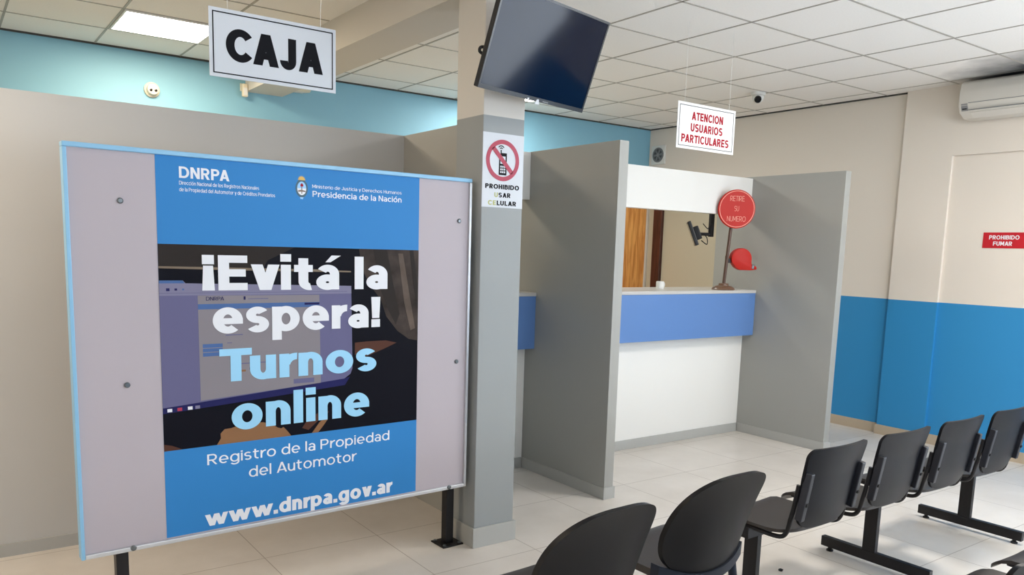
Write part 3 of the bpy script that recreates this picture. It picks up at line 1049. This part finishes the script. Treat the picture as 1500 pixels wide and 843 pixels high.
obj('rim_line', b, 'ink_pale_pink', disc)
for s_, a, c, z in (('RETIRE', -0.022, 0.098, 0.728), ('SU', 0.018, 0.056, 0.648), ('NUMERO', -0.040, 0.118, 0.565)):
    text('lettering', s_, 'ink_pale_pink', disc, a, c, z, z + 0.042, -0.086, bold=0.10, thick=0.001)
b = B()
# snail shaped ticket roll housing with its outlet lip
pts = [(0.130 + 0.088 * math.cos(a), 0.262 + 0.088 * math.sin(a)) for a in [math.radians(200 - 200 * i / 24 - 0) for i in range(25)]]
pts += [(0.218, 0.225), (0.228, 0.208), (0.262, 0.204), (0.268, 0.176), (0.215, 0.168), (0.12, 0.168), (0.082, 0.190)]
prism(b, pts, -0.035, 0.035, bev=0.008)
disp = obj('dispenser', b, 'red_plastic', t, smooth=40)
b = B(); box(b, 0.220, 0.242, -0.037, 0.037, 0.180, 0.216, bev=0.003)
obj('outlet', b, 'dark_lens', disp)
b = B(); box(b, 0.005, 0.065, -0.014, 0.014, 0.225, 0.262, bev=0.003); box(b, 0.004, 0.02, -0.016, 0.016, 0.205, 0.285, bev=0.003)
obj('clamp', b, 'black_steel', disp)

# small white stub on the counter
b = B()
lathe(b, [(0.030, 0), (0.033, 0.01), (0.033, 0.055), (0.030, 0.062), (0.026, 0.062), (0.024, 0.02)], (0, 0, 0), n=28)
o = obj('desk_cup', b, 'device_white', None, smooth=40, loc=(4.80, 4.55, 1.248))
tag(o, 'small white cup on the counter below the black monitor', 'cup')
b = B(); tube(b, smooth_path([(0.030, 0, 0.05), (0.050, 0, 0.045), (0.050, 0, 0.022), (0.031, 0, 0.015)]), 0.004, n=8)
obj('handle', b, 'device_white', o, smooth=50)

# monitor hung behind the header panel
t = thing('hanging_monitor', 'small black monitor hung on an arm inside the counter window', 'monitor', (5.36, 4.53, 1.872))
b = B()
box(b, -0.02, 0.02, -0.015, 0.015, -0.185, 0.09, bev=0.003)
box(b, -0.03, 0.03, -0.082, -0.012, 0.02, 0.07, bev=0.003)
tube(b, [(0, 0, -0.165), (-0.06, 0.02, -0.165), (-0.15, 0.03, -0.165)], 0.014, n=10)
obj('arm', b, 'black_steel', t)
rt = Matrix.Translation((-0.185, 0.04, -0.165)) @ Matrix.Rotation(math.radians(-136.5), 4, 'Z') @ Matrix.Rotation(math.radians(22), 4, 'X')
b = B()
box(b, -0.14, 0.14, -0.014, 0.016, -0.105, 0.105, bev=0.006, rot=rt)
obj('display_housing', b, 'tv_black', t)
b = B(); box(b, -0.128, 0.128, -0.0155, -0.0145, -0.092, 0.092, rot=rt)
obj('screen', b, 'tv_screen', t)
b = B(); box(b, -0.06, 0.06, 0.016, 0.062, -0.065, 0.05, bev=0.008, rot=rt)
obj('mount_plate', b, 'black_steel', t)
b = B()
tube(b, smooth_path([(-0.13, -0.02, -0.08), (-0.08, -0.03, -0.12), (-0.05, -0.02, -0.10), (-0.01, -0.016, -0.07)]), 0.004, n=6)
tube(b, smooth_path([(-0.15, -0.03, -0.22), (-0.09, -0.04, -0.25), (-0.08, -0.03, -0.20), (-0.10, -0.01, -0.165)]), 0.004, n=6)
obj('cable', b, 'rubber', t, smooth=50)

# ------------------------------------------------------------------ devices on walls and ceiling
t = thing('wall_siren', 'round cream device with two dark holes on the blue wall', 'detector', (1.414, YB, 2.662))
b = B(); lathe(b, [(0.056, -0.0005), (0.056, -0.016), (0.050, -0.022), (0.043, -0.024), (0.042, -0.052), (0.038, -0.058), (0.01, -0.060)], (0, 0, 0), 'Y', n=40)
obj('housing', b, 'device_cream', t, smooth=35)
for x in (-0.016, 0.018):
    b = B(); lathe(b, [(0.011, -0.058), (0.011, -0.0615), (0.006, -0.062)], (x, 0, -0.008), 'Y', n=16)
    obj('hole', b, 'dark_lens', t)
t = thing('motion_sensor', 'small cream motion sensor on a swivel bracket below the CAJA sign', 'motion sensor', (2.105, YB, 2.745))
b = B(); box(b, -0.023, 0.023, -0.08, -0.042, -0.052, 0.05, bev=0.010, seg=3)
obj('housing', b, 'device_cream', t, smooth=40)
b = B(); tube(b, [(0, -0.0005, 0.03), (0, -0.03, 0.03), (0, -0.05, 0.02)], 0.012, n=10); box(b, -0.02, 0.02, -0.008, -0.0005, 0.0, 0.06, bev=0.002)
obj('bracket', b, 'device_cream', t)
b = B(); box(b, -0.015, 0.015, -0.0825, -0.079, -0.040, 0.018, bev=0.001)
obj('lens', b, 'device_white', t)

t = thing('wall_unit', 'cream wall unit on the blue wall half hidden behind the CAJA sign', 'wall unit', (2.40, YB, 2.80))
b = B()
prof = [(0.0, 0.0), (-0.10, -0.01), (-0.17, 0.03), (-0.18, 0.10), (-0.0, 0.12)]
tt = bmesh.new()
A_ = [tt.verts.new((-0.24, y - 0.0005, z)) for y, z in prof]
B_ = [tt.verts.new((0.24, y - 0.0005, z)) for y, z in prof]
tt.faces.new(A_); tt.faces.new(B_[::-1])
for i in range(5):
    tt.faces.new((A_[i], B_[i], B_[(i + 1) % 5], A_[(i + 1) % 5]))
bmesh.ops.recalc_face_normals(tt, faces=list(tt.faces))
bmesh.ops.bevel(tt, geom=list(tt.edges), offset=0.006, segments=2, profile=0.5, affect='EDGES')
merge(b, tt)
obj('housing', b, 'device_cream', t)
b = B(); box(b, -0.2, 0.2, -0.093, -0.03, -0.011, -0.004)
obj('outlet', b, 'device_white', t)

t = thing('wall_fan', 'square grey fan grille high on the right wall next to the blue wall', 'fan', (XW, 6.545, 2.646), (0, 0, -PI / 2))
b = B()
box(b, -0.105, 0.105, -0.022, -0.0005, -0.105, 0.105, bev=0.006)
obj('frame', b, 'device_white', t)
b = B(); ring(b, 0, 0, 0.066, 0.082, -0.03, -0.02, n=40)
obj('collar', b, 'mid_grey', t)
b = B(); lathe(b, [(0.066, -0.0215), (0.066, -0.024), (0.02, -0.024)], (0, 0, 0), 'Y', n=32)
obj('opening', b, 'vent_dark', t)
for k in range(6):
    a = k * PI / 3
    b = B()
    pts = [(0.016 * math.cos(a - 0.5), 0.016 * math.sin(a - 0.5)), (0.062 * math.cos(a - 0.1), 0.062 * math.sin(a - 0.1)),
           (0.062 * math.cos(a + 0.35), 0.062 * math.sin(a + 0.35)), (0.016 * math.cos(a + 0.5), 0.016 * math.sin(a + 0.5))]
    prism(b, pts, -0.0275, -0.025)
    obj('blade', b, 'mid_grey', t)
b = B(); lathe(b, [(0.02, -0.024), (0.02, -0.03), (0.014, -0.033)], (0, 0, 0), 'Y', n=20)
obj('hub', b, 'ac_grey', t, smooth=40)

t = thing('security_camera', 'small white dome camera on the ceiling above the red lettered sign', 'camera', (5.90, 4.56, CEIL))
b = B(); lathe(b, [(0.062, -0.0005), (0.062, -0.022), (0.050, -0.030)], n=32); 
obj('base', b, 'device_white', t, smooth=35)
b = B(); lathe(b, [(0.046, 0.0), (0.050, -0.012), (0.046, -0.034), (0.030, -0.054), (0.01, -0.062)], (0, 0, -0.028), n=28)
obj('dome', b, 'device_white', t, smooth=50)
b = B()
lathe(b, [(0.030, 0.0), (0.030, 0.040), (0.022, 0.046)], (0, 0, 0), n=24)
me_o = obj('lens', b, 'dark_lens', t, smooth=35)
me_o.location = (-0.018, -0.014, -0.055)
me_o.rotation_euler = Vector((-0.75, -0.58, -0.32)).to_track_quat('Z', 'Y').to_euler()

# split air conditioner high on the right wall
t = thing('air_conditioner', 'white split air conditioner high on the right wall at the frame edge', 'air conditioner', (XW - 0.05, 3.15, 2.635), (0, 0, -PI / 2))
prof = [(-0.0005, 0.285), (-0.17, 0.285), (-0.205, 0.265), (-0.222, 0.20), (-0.222, 0.10), (-0.195, 0.045), (-0.12, 0.008), (-0.0005, 0.0)]


def extr(prof, x0, x1, bev):
    tt = bmesh.new()
    A_ = [tt.verts.new((x0, y, z)) for y, z in prof]
    B_ = [tt.verts.new((x1, y, z)) for y, z in prof]
    tt.faces.new(A_); tt.faces.new(B_[::-1])
    n = len(prof)
    for i in range(n):
        tt.faces.new((A_[i], B_[i], B_[(i + 1) % n], A_[(i + 1) % n]))
    bmesh.ops.recalc_face_normals(tt, faces=list(tt.faces))
    if bev:
        bmesh.ops.bevel(tt, geom=list(tt.edges), offset=bev, segments=3, profile=0.5, affect='EDGES')
    return tt


b = B(); merge(b, extr(prof, 0, 0.86, 0.010))
obj('housing', b, 'ac_white', t, smooth=40)
b = B(); box(b, 0.075, 0.80, -0.2245, -0.205, 0.110, 0.1135); box(b, 0.075, 0.80, -0.216, -0.19, 0.058, 0.0615, rot=None)
obj('seam', b, 'mid_grey', t)
b = B(); merge(b, extr([(-0.2232, 0.108), (-0.215, 0.108), (-0.195, 0.052), (-0.2035, 0.058), (-0.213, 0.076)], 0.022, 0.07, 0))
cp = obj('control_panel', b, 'ac_grey', t)
b = B(); box(b, 0.032, 0.062, -0.2175, -0.205, 0.066, 0.072)
obj('display', b, 'dark_lens', cp)
b = B()
merge(b, extr([(-0.196, 0.042), (-0.19, 0.046), (-0.125, 0.013), (-0.128, 0.007)], 0.08, 0.80, 0.001))
obj('louvre', b, 'ac_white', t)


# ------------------------------------------------------------------ beam seating
def plate(bm, outline, yfun, thick, rings=7, axis='back', mi=0):
    """sheet with the given outline (u,v); yfun(u,v) -> point; solid thickness along fun2"""
    t = bmesh.new()
    n = len(outline)
    cu = sum(p[0] for p in outline) / n
    cv = sum(p[1] for p in outline) / n
    layers = []
    for s in (0, 1):
        rows = [[t.verts.new(yfun(cu, cv, s))]]
        for k in range(1, rings + 1):
            f = k / rings
            rows.append([t.verts.new(yfun(cu + (u - cu) * f, cv + (v - cv) * f, s)) for u, v in outline])
        for i in range(n):
            t.faces.new((rows[0][0], rows[1][i], rows[1][(i + 1) % n]))
            for k in range(1, rings):
                t.faces.new((rows[k][i], rows[k + 1][i], rows[k + 1][(i + 1) % n], rows[k][(i + 1) % n]))
        layers.append(rows[-1])
    for i in range(n):
        t.faces.new((layers[0][i], layers[1][i], layers[1][(i + 1) % n], layers[0][(i + 1) % n]))
    bmesh.ops.recalc_face_normals(t, faces=list(t.faces))
    merge(bm, t)


def rrect(w0, w1, v0, v1, r0, r1, n=8):
    """rounded trapezium: half width w0 at v0, w1 at v1"""
    out = []
    for cx_, cv_, r, a0 in ((w0 - r0, v0 + r0, r0, -90), (w1 - r1, v1 - r1, r1, 0), (-w1 + r1, v1 - r1, r1, 90), (-w0 + r0, v0 + r0, r0, 180)):
        for i in range(n + 1):
            a = math.radians(a0 + 90 * i / n)
            out.append((cx_ + r * math.cos(a), cv_ + r * math.sin(a)))
    # densify straight runs
    res = []
    for i, pnt in enumerate(out):
        q_ = out[(i + 1) % len(out)]
        d = math.hypot(q_[0] - pnt[0], q_[1] - pnt[1])
        k = max(1, int(d / 0.03))
        for j in range(k):
            res.append((pnt[0] + (q_[0] - pnt[0]) * j / k, pnt[1] + (q_[1] - pnt[1]) * j / k))
    return res


def seat_mesh():
    b = B()

    def f(u, v, s):
        z = 0.432 + 0.012 * max(0, (-v - 0.08) / 0.12) ** 2 - 0.05 * max(0, (v - 0.11) / 0.09) ** 2 - 0.008 * (1 - (u / 0.21) ** 2)
        return (u, v, z - 0.014 * s)
    plate(b, rrect(0.205, 0.20, -0.225, 0.20, 0.08, 0.05), f, 0)
    return b


def back_mesh():
    b = B()

    def f(u, v, s):
        h = (v - 0.47) / 0.34
        y = -0.238 - 0.052 * h - 0.03 * max(0, h - 0.6) - 0.026 * (1 - (u / 0.21) ** 2) + 0.05 * max(0, 0.16 - h)
        return (u, y + 0.013 * s, v)
    plate(b, rrect(0.182, 0.202, 0.445, 0.795, 0.095, 0.035), f, 0)
    return b


def support(bench, x, name='post'):
    b = B(); box(b, x - 0.014, x + 0.014, -0.034, 0.034, 0.07, 0.352, bev=0.002)
    p_ = obj(name, b, 'black_steel', bench)
    b = B(); box(b, x - 0.016, x + 0.016, -0.31, 0.26, 0.022, 0.074, bev=0.002)
    obj('foot_bar', b, 'black_steel', p_)
    for y in (-0.27, 0.215):
        b = B(); lathe(b, [(0.017, 0), (0.018, 0.008), (0.010, 0.012), (0.010, 0.024)], (x, y, 0), n=14)
        obj('glide', b, 'rubber', p_, smooth=40)


def classic_bench(loc, xs, posts, x0, x1, label):
    t = thing('beam_seating', label, 'bench', loc)
    b = B(); box(b, x0, x1, -0.032, 0.032, 0.348, 0.400, bev=0.002)
    obj('beam', b, 'black_steel', t)
    for x in posts:
        support(t, x)
    first = None
    for x in xs:
        if first is None:
            b = seat_mesh(); s_ = obj('seat', b, 'seat_plastic', t, smooth=50, loc=(x, 0, 0))
            b = B()
            for y in (-0.08, 0.09):
                box(b, -0.15, 0.15, y - 0.015, y + 0.015, 0.398, 0.412)
            obj('seat_bracket', b, 'black_steel', s_)
            b = back_mesh(); k_ = obj('backrest', b, 'black_plastic', t, smooth=50, loc=(x, 0, 0))
            for sg in (-1, 1):
                b = B()
                tube(b, smooth_path([(sg * 0.165, 0.14, 0.405), (sg * 0.178, 0.0, 0.402), (sg * 0.186, -0.15, 0.402), (sg * 0.190, -0.205, 0.425), (sg * 0.191, -0.226, 0.50),
                                     (sg * 0.190, -0.240, 0.58), (sg * 0.188, -0.248, 0.64)], 5), 0.0095, n=10)
                obj('side_tube', b, 'black_steel', k_, smooth=50)
                b = B()
                rt = Matrix.Translation((sg * 0.180, -0.268, 0.60)) @ Matrix.Rotation(math.radians(9), 4, 'X')
                box(b, -0.013, 0.013, -0.020, 0.012, -0.105, 0.10, bev=0.004, rot=rt)
                o = obj('side_clip', b, 'bracket_grey', k_)
                b = B()
                rt2 = Matrix.Translation((sg * 0.180, -0.285, 0.565)) @ Matrix.Rotation(math.radians(9), 4, 'X')
                box(b, -0.006, 0.006, -0.003, 0.003, -0.006, 0.006, rot=rt2)
                bm_o = o
                me = o.data
                tb = bmesh.new(); tb.from_mesh(me)
                for f_ in tb.faces: f_.material_index = 0
                t2 = bmesh.new()
                mm = bpy.data.meshes.new('tmp'); b.to_mesh(mm); b.free()
                n0 = len(tb.faces)
                tb.from_mesh(mm); bpy.data.meshes.remove(mm); t2.free()
                tb.faces.ensure_lookup_table()
                for f_ in tb.faces[n0:]: f_.material_index = 1
                tb.to_mesh(me); tb.free()
                me.materials.append(MATS['rubber'])
            first = (s_, k_)
        else:
            for src in first:
                c = copy_tree(src, t)
                c.location = (x, 0, 0)
    return t


YR = 2.03
classic_bench((0, YR, 0), [2.915, 3.437, 3.962, 4.487], [2.80, 3.76, 4.765], 2.72, 4.90,
              'row of four black plastic seats on a steel beam facing the open counter')
classic_bench((0, 1.07, 0), [2.31, 2.86, 3.41], [2.45, 3.6], 2.15, 3.75,
              'nearer beam of black seats cut off by the bottom right corner')


# two shell chairs with rounded backs standing in the same row
def shell_outline():
    out = []
    n = 72
    for i in range(n):
        a = 2 * PI * i / n
        c, s_ = math.cos(a), math.sin(a)
        ex = 2 / 2.9
        u = 0.226 * math.copysign(abs(c) ** ex, c)
        v = math.copysign(abs(s_) ** ex, s_)
        u *= (1 - 0.06 * abs(v)) if v < 0 else (1 - 0.03 * v)
        out.append((u, 0.58 + (0.222 * v if v > 0 else 0.165 * v)))
    return out


def shell_y(u, v):
    h = max(0, (v - 0.40) / 0.40)
    return -0.250 - 0.045 * h - 0.075 * h ** 3 + 0.062 * (abs(u) / 0.22) ** 2.2 * (1 - 0.7 * h)


def shell_chair(loc, rz, label):
    t = thing('shell_chair', label, 'chair', loc, (0, 0, rz), 'black shell chairs')
    b = B()

    def f(u, v, s):
        z = 0.436 - 0.03 * max(0, (v - 0.11) / 0.09) ** 2 - 0.006 * (1 - (u / 0.21) ** 2)
        return (u, v, z - 0.028 * s)
    plate(b, rrect(0.20, 0.21, -0.21, 0.20, 0.05, 0.04), f, 0)
    obj('seat', b, 'seat_plastic', t, smooth=50)
    b = B(); plate(b, shell_outline(), lambda u, v, s: (u, shell_y(u, v) + 0.022 * s, v), 0, rings=10)
    k_ = obj('backrest', b, 'shell_plastic', t, smooth=60)
    b = B()
    tt = bmesh.new()
    rows = []
    for i in range(25):
        u = -0.222 + 0.444 * i / 24
        q_ = (u / 0.222) ** 2
        zt, zb = 0.420 + 0.050 * q_, 0.385 + 0.035 * q_
        yo = shell_y(u, zt)
        rows.append([tt.verts.new((u, yo - 0.008, zt)), tt.verts.new((u, yo - 0.006, zb)), tt.verts.new((u, yo + 0.032, zb)), tt.verts.new((u, yo + 0.030, zt))])
    for A_, B_ in zip(rows, rows[1:]):
        for j in range(4):
            tt.faces.new((A_[j], A_[(j + 1) % 4], B_[(j + 1) % 4], B_[j]))
    tt.faces.new(rows[0]); tt.faces.new(rows[-1])
    bmesh.ops.recalc_face_normals(tt, faces=list(tt.faces))
    merge(b, tt)
    box(b, -0.12, 0.12, -0.22, 0.05, 0.386, 0.402, bev=0.003)
    o = obj('lower_rim', b, 'slate_plastic', k_, smooth=50)
    o['label'] = 'slate grey lower rim'
    for sx in (-1, 1):
        for y0, y1 in ((0.15, 0.20), (-0.195, -0.25)):
            b = B()
            tube(b, [(sx * 0.185, y0, 0.412), (sx * 0.188, y0 + (y1 - y0) * 0.2, 0.34), (sx * 0.20, y1, 0.012)], 0.016, n=12)
            lathe(b, [(0.019, 0), (0.019, 0.018), (0.015, 0.022)], (sx * 0.20, y1, 0), n=12)
            obj('leg', b, 'slate_plastic', t, smooth=50)


shell_chair((2.18, 2.0, 0), 0.0, 'black rounded-back shell chair next to the row of four beam seats')
shell_chair((1.57, 1.95, 0), math.radians(2), 'black rounded-back shell chair at the bottom edge, nearest the notice board')

# dark plug on the floor
b = B(); lathe(b, [(0.010, 0), (0.011, 0.006), (0.006, 0.010)], (0, 0, 0), n=14); box(b, 0.006, 0.016, -0.004, 0.004, 0, 0.005)
tag(obj('floor_plug', b, 'rubber', None, loc=(3.30, 2.22, 0)), 'tiny black plug lying on the floor tiles near the seat post', 'plug')
